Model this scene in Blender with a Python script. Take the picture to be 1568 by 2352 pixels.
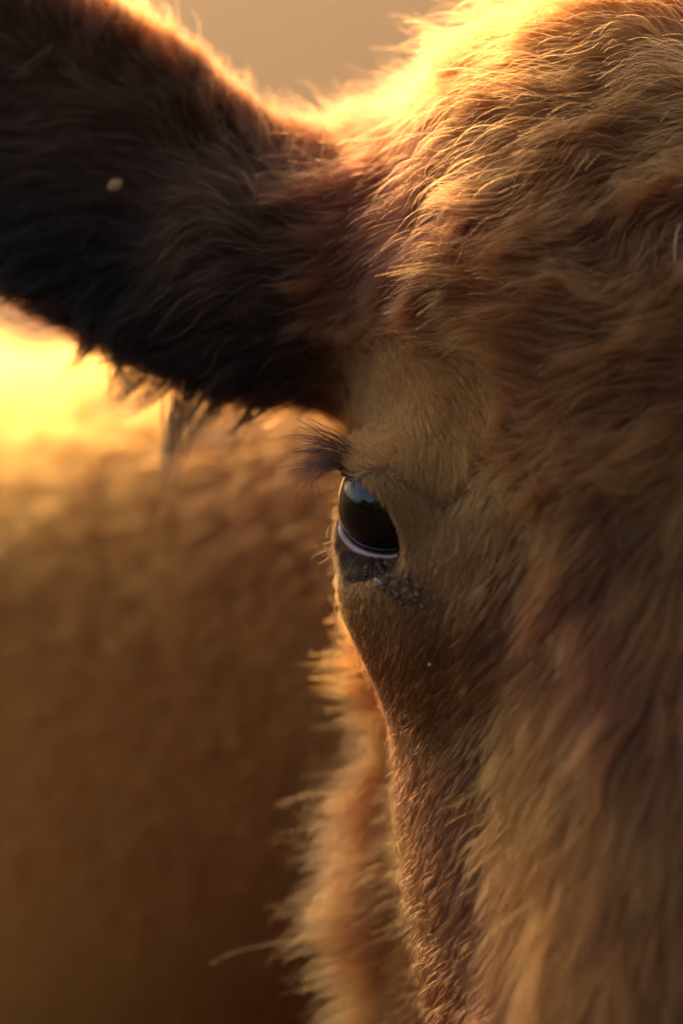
import bpy, math, time
import numpy as np
from mathutils import Vector, kdtree

T0 = time.time()
for o in list(bpy.data.objects):
    bpy.data.objects.remove(o)
scene = bpy.context.scene
rng = np.random.default_rng(7)

# ------------------------------------------------------------------ camera, sky, sun, exposure
PITCH = math.radians(17.0)
DIST = 1.25                     # focus distance in metres
FOC_H = 1.0                     # height of the focus point above the ground
CP, SP = math.cos(PITCH), math.sin(PITCH)
F_AX = np.array([0.0, CP, -SP])     # viewing direction
U_AX = np.array([0.0, SP, CP])      # up across the view
ORIG = np.array([0.0, 0.0, FOC_H])

cam_d = bpy.data.cameras.new("camera")
cam = bpy.data.objects.new("camera", cam_d)
scene.collection.objects.link(cam)
cam.location = tuple(ORIG - DIST * F_AX)
cam.rotation_euler = (math.pi / 2 - PITCH, 0, 0)
cam_d.sensor_fit = 'VERTICAL'
cam_d.sensor_height = 36.0
cam_d.lens = 36.0 * DIST / 0.40
cam_d.clip_start = 0.05
cam_d.clip_end = 2000
cam_d.dof.use_dof = True
cam_d.dof.focus_distance = DIST
cam_d.dof.aperture_fstop = 2.8
scene.camera = cam

SUN_EL = math.radians(18.5)
SUN_AZ = math.radians(-16)      # from straight behind the animal, turned to the left
world = bpy.data.worlds.new("World")
scene.world = world
world.use_nodes = True
wn = world.node_tree
bg = wn.nodes["Background"]
sky = wn.nodes.new("ShaderNodeTexSky")
sky.sky_type = 'NISHITA'
sky.sun_disc = False
sky.sun_elevation = SUN_EL
sky.sun_rotation = SUN_AZ
sky.air_density = 1.0
sky.dust_density = 6.0
sky.ozone_density = 0.2
wn.links.new(sky.outputs[0], bg.inputs[0])
bg.inputs[1].default_value = 0.15

sun_d = bpy.data.lights.new("sun", 'SUN')
sun = bpy.data.objects.new("sun", sun_d)
scene.collection.objects.link(sun)
sun_d.energy = 2.0
sun_d.angle = math.radians(0.53)
sun_d.color = (1.0, 0.56, 0.18)
sdir = Vector((math.sin(SUN_AZ) * math.cos(SUN_EL), math.cos(SUN_AZ) * math.cos(SUN_EL), math.sin(SUN_EL)))
sun.rotation_euler = sdir.to_track_quat('Z', 'Y').to_euler()

vs = scene.view_settings
vs.view_transform = 'Standard'
vs.look = 'None'
vs.exposure = 1.42
vs.gamma = 1.0
cy = scene.cycles
cy.max_bounces = 10
cy.transmission_bounces = 8
cy.glossy_bounces = 6
cy.diffuse_bounces = 4
cy.use_denoising = True
cy.sample_clamp_indirect = 3.0
cy.use_adaptive_sampling = False
cy.caustics_reflective = False
cy.caustics_refractive = False

# ------------------------------------------------------------------ frames and helpers
M2PX = 0.40 / 2352.0

def V(px, py, y=0.0):
    """A point of the animal in view-aligned metres (right, away, up) at depth y beyond the focus plane."""
    s = (DIST + y) / DIST
    return np.array([(px - 784) * M2PX * s, y, (1176 - py) * M2PX * s])

def to_world(p):
    p = np.asarray(p, dtype=np.float64)
    return ORIG + p[..., 0:1] * np.array([1.0, 0, 0]) + p[..., 1:2] * F_AX + p[..., 2:3] * U_AX

def from_world(w):
    r = np.asarray(w, dtype=np.float64) - ORIG
    return np.stack([r[..., 0], r @ F_AX, r @ U_AX], axis=-1)

def nrm(v):
    v = np.asarray(v, dtype=np.float64)
    return v / np.maximum(np.linalg.norm(v, axis=-1, keepdims=True), 1e-9)

def link(o, parent=None):
    scene.collection.objects.link(o)
    if parent is not None:
        o.parent = parent
    return o

def mesh_obj(name, verts, faces, mat, parent=None, smooth=True, origin=(0, 0, 0)):
    me = bpy.data.meshes.new(name)
    vv = np.asarray(verts, dtype=np.float64) - np.asarray(origin)
    if isinstance(faces, np.ndarray) and faces.ndim == 2:
        k = faces.shape[1]
        me.vertices.add(len(vv)); me.vertices.foreach_set("co", vv.astype(np.float32).ravel())
        me.loops.add(faces.size); me.loops.foreach_set("vertex_index", faces.astype(np.int32).ravel())
        me.polygons.add(len(faces))
        me.polygons.foreach_set("loop_start", np.arange(0, faces.size, k, dtype=np.int32))
        me.polygons.foreach_set("loop_total", np.full(len(faces), k, dtype=np.int32))
        me.update(calc_edges=True)
        me.validate()
    else:
        me.from_pydata([tuple(v) for v in vv], [], [tuple(f) for f in faces])
    if smooth:
        me.polygons.foreach_set("use_smooth", np.ones(len(me.polygons), dtype=bool))
    me.materials.append(mat)
    o = bpy.data.objects.new(name, me)
    return link(o, parent)

def tag(o, label=None, cat=None, group=None, kind=None):
    if label: o["label"] = label
    if cat: o["category"] = cat
    if group: o["group"] = group
    if kind: o["kind"] = kind
    return o

def new_mat(name):
    m = bpy.data.materials.new(name)
    m.use_nodes = True
    nt = m.node_tree
    for n in list(nt.nodes):
        nt.nodes.remove(n)
    out = nt.nodes.new("ShaderNodeOutputMaterial")
    return m, nt, out

class Waves:
    """Smooth pseudo-random field: a sum of sines running in random directions."""
    def __init__(self, scale, n=10, seed=1):
        r = np.random.default_rng(seed)
        self.k = nrm(r.normal(size=(n, 3))) * (2 * math.pi / scale) * r.uniform(0.6, 1.7, (n, 1))
        self.ph = r.uniform(0, 2 * math.pi, n)
        self.n = n
    def __call__(self, p):
        return np.sin(p @ self.k.T + self.ph).sum(-1) / math.sqrt(self.n / 2)

# ------------------------------------------------------------------ the animal as a distance field
XM = 0.132                                      # mid plane of the head
TILT = math.radians(20)
A_DN = np.array([0, -math.sin(TILT), -math.cos(TILT)])      # down the face
N_OUT = np.array([0, -math.cos(TILT), math.sin(TILT)])      # out of the face
H0 = np.array([XM, -0.058, 0.0])                            # face surface on the mid plane at eye level

def head(l, n, a):
    return H0 + np.array([-l, 0, 0]) + n * N_OUT + a * A_DN

EYE_C = V(900, 1155, 0.0)
EYE_R = 126 * M2PX
EYE_C[1] = 0.006
GAZE = nrm(np.array([-0.87, -0.46, -0.17]))
E1 = np.array([0.28, -0.35, -0.89]); E1 = nrm(E1 - GAZE * (E1 @ GAZE))
E2 = np.cross(GAZE, E1)
# outline of the lid opening: directions from the eyeball's centre, from the tear corner round the lower lid, then back along the upper lid
LID_LOW = [(.13, -.44, -.89), (-.22, -.36, -.92), (-.47, -.24, -.85), (-.69, -.02, -.74), (-.84, .12, -.52), (-.82, .45, -.25), (-.66, .74, .12)]
LID_UP = [(-.76, .48, .42), (-.87, .02, .52), (-.76, -.40, .52), (-.56, -.74, .40), (-.27, -.96, .10), (-.03, -.98, -.19), (.12, -.87, -.48)]
GAZE = nrm(np.array([-0.86, -0.32, -0.10]))
E1 = np.array([0.28, -0.35, -0.89]); E1 = nrm(E1 - GAZE * (E1 @ GAZE))
E2 = np.cross(GAZE, E1)
def lid_polar(d):
    d = nrm(np.array(d, float))
    return math.atan2(d @ E2, d @ E1), math.acos(np.clip(d @ GAZE, -1, 1))
_pol = sorted(lid_polar(d) for d in LID_LOW + LID_UP)
_ph = np.linspace(-math.pi, math.pi, 361)
_rr = np.interp(_ph, [q[0] for q in _pol], [q[1] for q in _pol], period=2 * math.pi)
_ker = np.hanning(23); _ker /= _ker.sum()
_rr = np.convolve(np.concatenate([_rr[-31:-1], _rr, _rr[1:31]]), _ker, 'same')[30:-30]
def lid_R(ph): return np.interp(ph, _ph, _rr)
PH_FRONT, PH_BACK = lid_polar(LID_LOW[0])[0], lid_polar(LID_LOW[-1])[0]
LOWSGN = 1 if 0 < ((lid_polar(LID_LOW[3])[0] - PH_FRONT + math.pi) % (2 * math.pi) - math.pi) else -1
def lid_phi(d): return lid_polar(d)[0]


def seg_dist(x, y, z, a, b, ra, rb):
    ab = b - a
    L = float(ab @ ab)
    t = ((x - a[0]) * ab[0] + (y - a[1]) * ab[1] + (z - a[2]) * ab[2]) / L
    t = np.clip(t, 0, 1)
    dx = x - a[0] - t * ab[0]; dy = y - a[1] - t * ab[1]; dz = z - a[2] - t * ab[2]
    return np.sqrt(dx * dx + dy * dy + dz * dz) - (ra + (rb - ra) * t)

def cap(a, b, ra, rb):
    a = np.asarray(a, float); b = np.asarray(b, float)
    r = max(ra, rb)
    lo = np.minimum(a, b) - r; hi = np.maximum(a, b) + r
    return (lambda x, y, z: seg_dist(x, y, z, a, b, ra, rb)), lo, hi

def ell(c, axes, rad):
    c = np.asarray(c, float); R = np.asarray(axes, float); rad = np.asarray(rad, float)
    def f(x, y, z):
        dx, dy, dz = x - c[0], y - c[1], z - c[2]
        q = [(R[i, 0] * dx + R[i, 1] * dy + R[i, 2] * dz) for i in range(3)]
        k0 = np.sqrt(sum((q[i] / rad[i]) ** 2 for i in range(3))) + 1e-9
        k1 = np.sqrt(sum((q[i] / rad[i] ** 2) ** 2 for i in range(3))) + 1e-9
        return k0 * (k0 - 1) / k1
    m = rad.max()
    return f, c - m, c + m

HX = np.array([[-1, 0, 0], N_OUT, A_DN])        # head axes: lateral, outward, down the face

# ear leaf
EAR_A = nrm(np.array([-0.84, 0.10, 0.52]))
EAR_N = np.array([0.10, -0.97, -0.16]); EAR_N = nrm(EAR_N - EAR_A * (EAR_N @ EAR_A))
EAR_W = np.cross(EAR_N, EAR_A)                  # across the ear
if EAR_W[2] < 0: EAR_W = -EAR_W
EAR_C = np.array([-0.113, 0.103, 0.152])

def ear_local(x, y, z):
    dx, dy, dz = x - EAR_C[0], y - EAR_C[1], z - EAR_C[2]
    u = dx * EAR_A[0] + dy * EAR_A[1] + dz * EAR_A[2]
    w = dx * EAR_W[0] + dy * EAR_W[1] + dz * EAR_W[2]
    n = dx * EAR_N[0] + dy * EAR_N[1] + dz * EAR_N[2]
    return u, w, n

def ear_f(x, y, z):
    u, w, n = ear_local(x, y, z)
    n = n - 3.2 * w * w + 0.6 * u * u
    rad = (0.145, 0.056, 0.013)
    k0 = np.sqrt((u / rad[0]) ** 2 + (w / rad[1]) ** 2 + (n / rad[2]) ** 2) + 1e-9
    k1 = np.sqrt((u / rad[0] ** 2) ** 2 + (w / rad[1] ** 2) ** 2 + (n / rad[2] ** 2) ** 2) + 1e-9
    return k0 * (k0 - 1) / k1
EAR = (ear_f, EAR_C - 0.155, EAR_C + 0.155)

def mirror(prim):
    f, lo, hi = prim
    return (lambda x, y, z: f(2 * XM - x, y, z)), np.array([2 * XM - hi[0], lo[1], lo[2]]), np.array([2 * XM - lo[0], hi[1], hi[2]])

PR = []     # (prim, smoothing, both sides)
def add(p, k=0.02, both=False):
    PR.append((p, k))
    if both: PR.append((mirror(p), k))

# skull
add(ell(head(0, -0.072, -0.105), HX, (0.104, 0.078, 0.135)), 0.02)           # forehead and cranium
add(ell(head(0.035, -0.083, -0.155), HX, (0.052, 0.070, 0.066)), 0.02, True)     # edge of the forehead
add(ell(head(0, -0.158, -0.172), HX, (0.110, 0.074, 0.088)), 0.025)           # poll
add(cap(head(0, -0.068, 0.0), head(0, -0.062, 0.24), 0.068, 0.056), 0.03)    # bridge of the nose
add(ell(head(0.045, -0.075, -0.02), HX, (0.062, 0.055, 0.075)), 0.03, True)  # brow
add(ell(head(0.088, -0.075, 0.000), HX, (0.034, 0.034, 0.050)), 0.025, True) # orbit
add(ell(head(0.070, -0.085, -0.072), HX, (0.051, 0.050, 0.085)), 0.025, True)   # temple
add(ell(np.array([0.024, 0.008, -0.030]), np.eye(3), (0.023, 0.020, 0.020)), 0.02, True)    # lower lid
add(cap(V(968, 1430, 0.100), V(1120, 2360, 0.095), 0.019, 0.022), 0.02, True)       # edge of the jaw
add(ell(head(0.0, -0.150, 0.085), HX, (0.101, 0.074, 0.140)), 0.03)
add(cap(head(0.082, -0.102, 0.03), head(0.040, -0.125, 0.23), 0.030, 0.035), 0.03, True)           # cheeks
add(ell(head(0.060, -0.228, 0.078), HX, (0.043, 0.065, 0.115)), 0.03, True)  # jaw muscle
add(cap(head(0.062, -0.215, 0.10), head(0.040, -0.175, 0.27), 0.046, 0.036), 0.03, True)
add(ell(head(0, -0.085, 0.30), HX, (0.078, 0.070, 0.066)), 0.03)             # muzzle
add(ell(head(0, -0.150, 0.27), HX, (0.055, 0.040, 0.070)), 0.03)             # chin
# ears
add(cap(np.array([0.050, 0.105, 0.098]), EAR_C - 0.085 * EAR_A, 0.052, 0.036), 0.03, True)
add(cap(np.array([0.030, 0.095, 0.062]), np.array([-0.045, 0.092, 0.098]), 0.026, 0.024), 0.02, True)
PR_EAR0 = len(PR)
add(EAR, 0.02, True)
# neck and trunk, placed above the ground
def Wd(x, y, z): return from_world(np.array([x, y, z]))
BACK = nrm(np.array([-0.66, 0.75, 0.0])); RGT = np.array([BACK[1] * -1, BACK[0], 0.0])
WITH = np.array([-0.30, 0.70, 0.665])
add(cap(np.array([0.150, 0.165, 0.030]), from_world(WITH), 0.080, 0.185), 0.06)
add(cap(np.array([0.150, 0.165, -0.030]), Wd(-0.20, 0.62, 0.50), 0.065, 0.200), 0.08)
TR = np.stack([from_world(ORIG + v) for v in (BACK, RGT, np.array([0, 0, 1.0]))])
def body_pt(b, r, z): return from_world(np.array([-0.26, 0.66, 0]) + b * BACK + r * RGT + np.array([0, 0, z]))
add(ell(body_pt(0.10, 0, 0.60), TR, (0.30, 0.23, 0.31)), 0.08)
add(ell(body_pt(0.55, 0, 0.66), TR, (0.55, 0.25, 0.27)), 0.06)
add(ell(body_pt(1.00, 0, 0.72), TR, (0.26, 0.22, 0.23)), 0.06)
for s in (-1, 1):
    add(cap(body_pt(0.05, 0.12 * s, 0.60), body_pt(0.08, 0.12 * s, 0.34), 0.085, 0.050), 0.05)
    add(cap(body_pt(0.08, 0.12 * s, 0.34), body_pt(0.08, 0.12 * s, 0.06), 0.045, 0.034), 0.02)
    add(cap(body_pt(0.06, 0.12 * s, 0.035), body_pt(0.03, 0.12 * s, 0.035), 0.042, 0.036), 0.02)
    add(cap(body_pt(1.05, 0.12 * s, 0.64), body_pt(0.98, 0.13 * s, 0.42), 0.13, 0.075), 0.05)
    add(cap(body_pt(0.98, 0.13 * s, 0.42), body_pt(1.14, 0.13 * s, 0.30), 0.065, 0.045), 0.03)
    add(cap(body_pt(1.14, 0.13 * s, 0.30), body_pt(1.10, 0.13 * s, 0.06), 0.042, 0.034), 0.02)
    add(cap(body_pt(1.09, 0.13 * s, 0.035), body_pt(1.05, 0.13 * s, 0.035), 0.042, 0.036), 0.02)
add(cap(body_pt(1.22, 0, 0.86), body_pt(1.30, 0, 0.62), 0.030, 0.020), 0.03)
add(cap(body_pt(1.30, 0, 0.62), body_pt(1.29, 0, 0.34), 0.020, 0.032), 0.02)

def lids(x, y, z, d, mir):
    """Lids round the eyeball and the almond opening between them."""
    X = (2 * XM - x) if mir else x
    dx, dy, dz = X - EYE_C[0], y - EYE_C[1], z - EYE_C[2]
    r = np.sqrt(dx * dx + dy * dy + dz * dz) + 1e-9
    sh = r - (EYE_R + 0.0042)
    h = np.clip(0.5 + 0.5 * (d - sh) / 0.012, 0, 1)
    d = d * (1 - h) + sh * h - 0.012 * h * (1 - h)
    cg = (dx * GAZE[0] + dy * GAZE[1] + dz * GAZE[2]) / r
    c1 = (dx * E1[0] + dy * E1[1] + dz * E1[2]) / r
    c2 = (dx * E2[0] + dy * E2[1] + dz * E2[2]) / r
    th = np.arccos(np.clip(cg, -1, 1))
    s = np.sqrt(c1 * c1 + c2 * c2) + 1e-9
    op = (th - lid_R(np.arctan2(c2, c1))) * np.minimum(r, 0.03)
    op = np.maximum(op, r - 0.036)
    d = np.maximum(d, -op)
    return np.maximum(d, -(r - (EYE_R - 0.0012)))

def axis(zones, lo, hi):
    """Grid lines: zones = [(lo, hi, step)], the finest step that applies wins."""
    out = [lo]
    while out[-1] < hi:
        c = out[-1]
        st = min([s for a, b, s in zones if a <= c < b] + [0.022])
        nxt = [a for a, b, s in zones if a > c + 1e-6 and s < st]
        if nxt and c + st > min(nxt): st = max(min(nxt) - c, 0.0006)
        out.append(c + st)
    return np.array(out)
ex, ey, ez = EYE_C
GX = axis([(-0.28, 0.54, 0.008), (-0.06, 0.33, 0.0042), (ex - 0.03, ex + 0.02, 0.0014)], -1.95, 0.60)
GY = axis([(-0.23, 0.30, 0.0042), (ey - 0.03, ey + 0.03, 0.0014)], -0.24, 2.35)
GZ = axis([(-0.42, 0.30, 0.0045), (ez - 0.034, ez + 0.034, 0.0014)], -1.50, 0.62)
CLIP = 0.09
SDF = np.full((len(GX), len(GY), len(GZ)), CLIP, dtype=np.float32)

def sub(lo, hi, m):
    sl = []
    for g, a, b in zip((GX, GY, GZ), lo - m, hi + m):
        i = max(0, np.searchsorted(g, a) - 1); j = min(len(g), np.searchsorted(g, b) + 1)
        sl.append(slice(i, j))
    return tuple(sl)

for (f, lo, hi), k in PR:
    s = sub(lo, hi, CLIP + k)
    if any(q.stop <= q.start for q in s): continue
    x = GX[s[0]][:, None, None]; y = GY[s[1]][None, :, None]; z = GZ[s[2]][None, None, :]
    p = f(x, y, z)
    d = SDF[s]
    h = np.clip(0.5 + 0.5 * (d - p) / k, 0, 1)
    SDF[s] = np.minimum(d * (1 - h) + p * h - k * h * (1 - h), CLIP)
for mir in (False, True):
    c = EYE_C.copy()
    if mir: c[0] = 2 * XM - c[0]
    s = sub(c - 0.04, c + 0.04, 0.02)
    SDF[s] = lids(GX[s[0]][:, None, None], GY[s[1]][None, :, None], GZ[s[2]][None, None, :], SDF[s], mir)
print("sdf", SDF.shape, round(time.time() - T0, 1))

def surface_nets():
    inside = SDF < 0
    S = lambda i, j, k: inside[i:inside.shape[0] - 1 + i, j:inside.shape[1] - 1 + j, k:inside.shape[2] - 1 + k]
    cnt = sum(S(i, j, k).astype(np.int8) for i in (0, 1) for j in (0, 1) for k in (0, 1))
    cells = np.argwhere((cnt > 0) & (cnt < 8))
    idx = np.full(cnt.shape, -1, dtype=np.int32)
    idx[tuple(cells.T)] = np.arange(len(cells))
    corner = {}
    for i in (0, 1):
        for j in (0, 1):
            for k in (0, 1):
                ii, jj, kk = cells[:, 0] + i, cells[:, 1] + j, cells[:, 2] + k
                corner[i, j, k] = (np.stack([GX[ii], GY[jj], GZ[kk]], -1), SDF[ii, jj, kk].astype(np.float64))
    acc = np.zeros((len(cells), 3)); w = np.zeros(len(cells))
    keys = list(corner)
    for a in keys:
        for b in keys:
            if a < b and sum(abs(p - q) for p, q in zip(a, b)) == 1:
                pa, va = corner[a]; pb, vb = corner[b]
                m = (va < 0) != (vb < 0)
                t = va[m] / (va[m] - vb[m])
                acc[m] += pa[m] + (pb[m] - pa[m]) * t[:, None]; w[m] += 1
    verts = acc / w[:, None]
    quads = []
    for ax in range(3):
        sl0 = [slice(None)] * 3; sl1 = [slice(None)] * 3
        sl0[ax] = slice(0, -1); sl1[ax] = slice(1, None)
        a, b = inside[tuple(sl0)], inside[tuple(sl1)]
        e = np.argwhere(a != b)
        o1, o2 = [(1, 2), (2, 0), (0, 1)][ax]
        ok = (e[:, o1] > 0) & (e[:, o2] > 0) & (e[:, o1] < inside.shape[o1] - 1) & (e[:, o2] < inside.shape[o2] - 1)
        e = e[ok]
        ins = a[tuple(e.T)]
        q = []
        for d1, d2 in ((-1, -1), (0, -1), (0, 0), (-1, 0)):
            c = e.copy(); c[:, o1] += d1; c[:, o2] += d2
            q.append(idx[tuple(c.T)])
        q = np.stack(q, -1)
        q[~ins] = q[~ins][:, ::-1]
        quads.append(q)
    return verts, np.concatenate(quads)

VERT, QUAD = surface_nets()
print("mesh", len(VERT), len(QUAD), round(time.time() - T0, 1))

def sample(p):
    """Trilinear distance and its gradient at points p."""
    I = []; Tt = []
    for g, c in zip((GX, GY, GZ), p.T):
        i = np.clip(np.searchsorted(g, c) - 1, 0, len(g) - 2)
        I.append(i); Tt.append(np.clip((c - g[i]) / (g[i + 1] - g[i]), 0, 1))
    i, j, k = I; a, b, c = Tt
    v = {(q, r, s): SDF[i + q, j + r, k + s].astype(np.float64) for q in (0, 1) for r in (0, 1) for s in (0, 1)}
    x0 = [[v[0, r, s] + (v[1, r, s] - v[0, r, s]) * a for s in (0, 1)] for r in (0, 1)]
    z0 = x0[0][0] + (x0[1][0] - x0[0][0]) * b; z1 = x0[0][1] + (x0[1][1] - x0[0][1]) * b
    d = z0 + (z1 - z0) * c
    gx = sum((v[1, r, s] - v[0, r, s]) * (b if r else 1 - b) * (c if s else 1 - c) for r in (0, 1) for s in (0, 1)) / (GX[i + 1] - GX[i])
    gy = sum((v[q, 1, s] - v[q, 0, s]) * (a if q else 1 - a) * (c if s else 1 - c) for q in (0, 1) for s in (0, 1)) / (GY[j + 1] - GY[j])
    gz = sum((v[q, r, 1] - v[q, r, 0]) * (a if q else 1 - a) * (b if r else 1 - b) for q in (0, 1) for r in (0, 1)) / (GZ[k + 1] - GZ[k])
    return d, nrm(np.stack([gx, gy, gz], -1))

def raycast(px, py):
    """First skin point behind a place in the photograph (march through the field)."""
    o = np.array([0, -DIST, 0.0]); d = nrm(V(px, py, 0) - o)
    t = 0.9
    for _ in range(300):
        p = o + d * t
        if p[1] > 2.0: return None
        s = sample(p[None])[0][0]
        if s < 0.0004: return p
        t += max(min(s, CLIP) * 0.6, 0.0004)
    return None

# ------------------------------------------------------------------ materials
def skin_mat():
    m, nt, out = new_mat("cow_skin")
    b = nt.nodes.new("ShaderNodeBsdfPrincipled")
    nz = nt.nodes.new("ShaderNodeTexNoise"); nz.inputs["Scale"].default_value = 45; nz.inputs["Detail"].default_value = 6
    cr = nt.nodes.new("ShaderNodeValToRGB")
    cr.color_ramp.elements[0].position = 0.3; cr.color_ramp.elements[0].color = (0.10, 0.042, 0.012, 1)
    cr.color_ramp.elements[1].position = 0.75; cr.color_ramp.elements[1].color = (0.17, 0.072, 0.022, 1)
    tc = nt.nodes.new("ShaderNodeTexCoord")
    nt.links.new(tc.outputs["Object"], nz.inputs["Vector"])
    # sleek short coat on the trunk, bare darker skin under the long fur of the head
    sp = nt.nodes.new("ShaderNodeSeparateXYZ"); nt.links.new(tc.outputs["Object"], sp.inputs[0])
    ra = nt.nodes.new("ShaderNodeMapRange"); ra.inputs[1].default_value = -0.30; ra.inputs[2].default_value = -0.22
    nt.links.new(sp.outputs["Y"], ra.inputs[0])
    n2 = nt.nodes.new("ShaderNodeTexNoise"); n2.inputs["Scale"].default_value = 4.0; n2.inputs["Detail"].default_value = 4
    nt.links.new(tc.outputs["Object"], n2.inputs["Vector"])
    c2 = nt.nodes.new("ShaderNodeValToRGB")
    c2.color_ramp.elements[0].position = 0.3; c2.color_ramp.elements[0].color = (0.30, 0.105, 0.020, 1)
    c2.color_ramp.elements[1].position = 0.7; c2.color_ramp.elements[1].color = (0.46, 0.185, 0.040, 1)
    nt.links.new(n2.outputs["Fac"], c2.inputs[0])
    mx = nt.nodes.new("ShaderNodeMix"); mx.data_type = 'RGBA'
    nt.links.new(ra.outputs[0], mx.inputs[0]); nt.links.new(cr.outputs[0], mx.inputs[6]); nt.links.new(c2.outputs[0], mx.inputs[7])
    nt.links.new(nz.outputs["Fac"], cr.inputs[0]); nt.links.new(mx.outputs[2], b.inputs["Base Color"])
    b.inputs["Roughness"].default_value = 0.75
    b.inputs["Specular IOR Level"].default_value = 0.15
    nt.links.new(b.outputs[0], out.inputs[0])
    return m

def hair_mat(name, rough=0.46, radial=0.6, coat=0.0, rnd=0.20):
    m, nt, out = new_mat(name)
    h = nt.nodes.new("ShaderNodeBsdfHairPrincipled")
    h.model = 'CHIANG'
    h.parametrization = 'COLOR'
    at = nt.nodes.new("ShaderNodeAttribute"); at.attribute_name = "tint"
    hs = nt.nodes.new("ShaderNodeHueSaturation")
    inf = nt.nodes.new("ShaderNodeHairInfo")
    mr = nt.nodes.new("ShaderNodeMapRange")
    mr.inputs[3].default_value = 1 - rnd * 2.5; mr.inputs[4].default_value = 1 + rnd * 2.5
    nt.links.new(inf.outputs["Random"], mr.inputs[0])
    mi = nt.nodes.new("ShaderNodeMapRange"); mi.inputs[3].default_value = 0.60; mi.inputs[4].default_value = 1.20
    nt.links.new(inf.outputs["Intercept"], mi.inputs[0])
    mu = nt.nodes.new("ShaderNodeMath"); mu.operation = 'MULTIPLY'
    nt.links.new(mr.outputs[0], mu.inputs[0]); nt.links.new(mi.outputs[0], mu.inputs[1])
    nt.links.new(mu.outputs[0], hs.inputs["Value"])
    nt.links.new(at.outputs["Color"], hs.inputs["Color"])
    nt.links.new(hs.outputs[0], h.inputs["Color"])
    h.inputs["Roughness"].default_value = rough
    h.inputs["Radial Roughness"].default_value = radial
    h.inputs["Coat"].default_value = coat
    h.inputs["IOR"].default_value = 1.38
    h.inputs["Random Roughness"].default_value = 0.2
    nt.links.new(h.outputs[0], out.inputs[0])
    return m

SKIN = skin_mat()
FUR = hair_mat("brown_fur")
LASH = hair_mat("lash_hair", rough=0.3)

# ------------------------------------------------------------------ the animal
root = bpy.data.objects.new("cow", None)
root_loc = np.array([0.0, 0.45, 0.0])
root.location = tuple(root_loc)
link(root)
tag(root, "shaggy reddish brown cow close up, one glossy black eye and a dark hairy ear showing", "cow")

mesh_obj("body", to_world(VERT), QUAD, SKIN, root, origin=root_loc)

def add_curves(name, P, rad0, rad1, tint, mat, parent=root, origin=root_loc):
    """One object of hair strands: P is (hairs, points, 3) in view-aligned metres."""
    N, K, _ = P.shape
    hc = bpy.data.hair_curves.new(name)
    hc.add_curves([K] * N)
    w = (to_world(P.reshape(-1, 3)) - origin).astype(np.float32)
    hc.attributes["position"].data.foreach_set("vector", w.ravel())
    s = np.linspace(0, 1, K)[None, :]
    r = rad0[:, None] * (1 - s ** 1.6) + rad1[:, None] * s ** 1.6
    ra = hc.attributes.get("radius") or hc.attributes.new("radius", 'FLOAT', 'POINT')
    ra.data.foreach_set("value", r.astype(np.float32).ravel())
    ta = hc.attributes.new("tint", 'FLOAT_COLOR', 'CURVE')
    ta.data.foreach_set("color", np.concatenate([tint, np.ones((N, 1))], 1).astype(np.float32).ravel())
    hc.materials.append(mat)
    o = bpy.data.objects.new(name, hc)
    return link(o, parent)

# ---- where hair lies: direction, length (mm), thickness of the layer as a share of length
GUIDE = [
 (1545,300,-.4,-.8,24,.40),(1450,240,-1,.1,30,.40),(1500,120,-.8,.6,30,.45),(1400,60,-.9,.35,32,.42),(1250,60,-.95,.2,32,.40),
 (1250,200,-1,.05,32,.35),(1120,230,-.95,.2,28,.42),(1050,160,-.95,.1,28,.40),(950,230,-.95,.15,26,.45),(950,350,-.9,-.25,24,.35),
 (870,420,-.9,-.2,22,.35),(1100,400,-.85,-.45,28,.30),(1300,360,-.95,-.2,30,.35),(1450,380,-.85,-.5,28,.38),(1540,450,-.4,-.9,26,.42),
 (1000,500,-.75,-.6,24,.25),(900,560,-.8,-.5,20,.25),(850,540,-.95,-.2,22,.34),(1200,520,-.85,-.45,26,.30),(1350,550,-.95,-.3,26,.40),
 (1480,620,-.5,-.8,24,.45),(1130,640,-.6,.35,24,.45),(1250,690,-1,.05,24,.38),(1400,730,-.95,-.2,24,.38),(1500,800,-.8,-.5,24,.38),
 (950,680,-.8,-.5,16,.25),(850,700,-.9,-.2,20,.36),(1050,760,-.8,-.3,16,.30),(830,830,-.6,.45,14,.38),(920,850,-.6,.5,12,.26),
 (1050,870,-.6,.5,11,.22),(1120,960,-.35,.7,12,.2),(1250,880,-.95,-.1,22,.32),(1400,930,-.95,-.25,24,.32),(1520,1000,-.8,-.55,24,.32),
 (1250,1050,-.85,-.4,20,.30),(1170,1150,-.2,-.9,13,.2),(1400,1150,-.8,-.55,24,.3),(950,950,-.35,.8,6,.18),(870,980,-.5,.7,5,.2),
 (1000,1100,-.0,.7,5,.15),(940,1180,.3,-.8,3.2,.15),(1070,1230,.0,-1,8,.18),(960,1320,-.1,-.9,4,.15),(1150,1380,-.5,-.8,14,.22),
 (850,1400,-.2,-1,5,.16),(820,1350,-.4,-.9,5,.2),(1000,1480,-.4,-.9,6,.18),(1150,1520,-.75,-.6,13,.2),(1300,1400,-.70,-.7,21,.22),
 (1450,1350,-.6,-.8,30,.24),(1540,1400,-.3,-.95,32,.22),(900,1600,-.6,-.8,6,.16),(1000,1650,-.7,-.7,7,.16),(1120,1700,-.6,-.8,14,.25),
 (1250,1600,-.55,-.8,28,.20),(1400,1650,-.3,-.95,36,.18),(1540,1700,-.1,-1,36,.18),(910,1750,-.8,-.5,7,.2),(1000,1850,-.65,-.7,8,.18),
 (1080,1900,-.5,-.85,9,.2),(1250,1900,-.3,-.95,34,.18),(1450,2000,-.12,-1,38,.17),(970,2050,-.8,-.4,9,.25),(1050,2100,-.6,-.7,9,.2),
 (1010,2250,-.8,-.5,14,.3),(1250,2200,-.2,-1,36,.18),(1450,2300,-.08,-1,38,.17),
]
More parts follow.
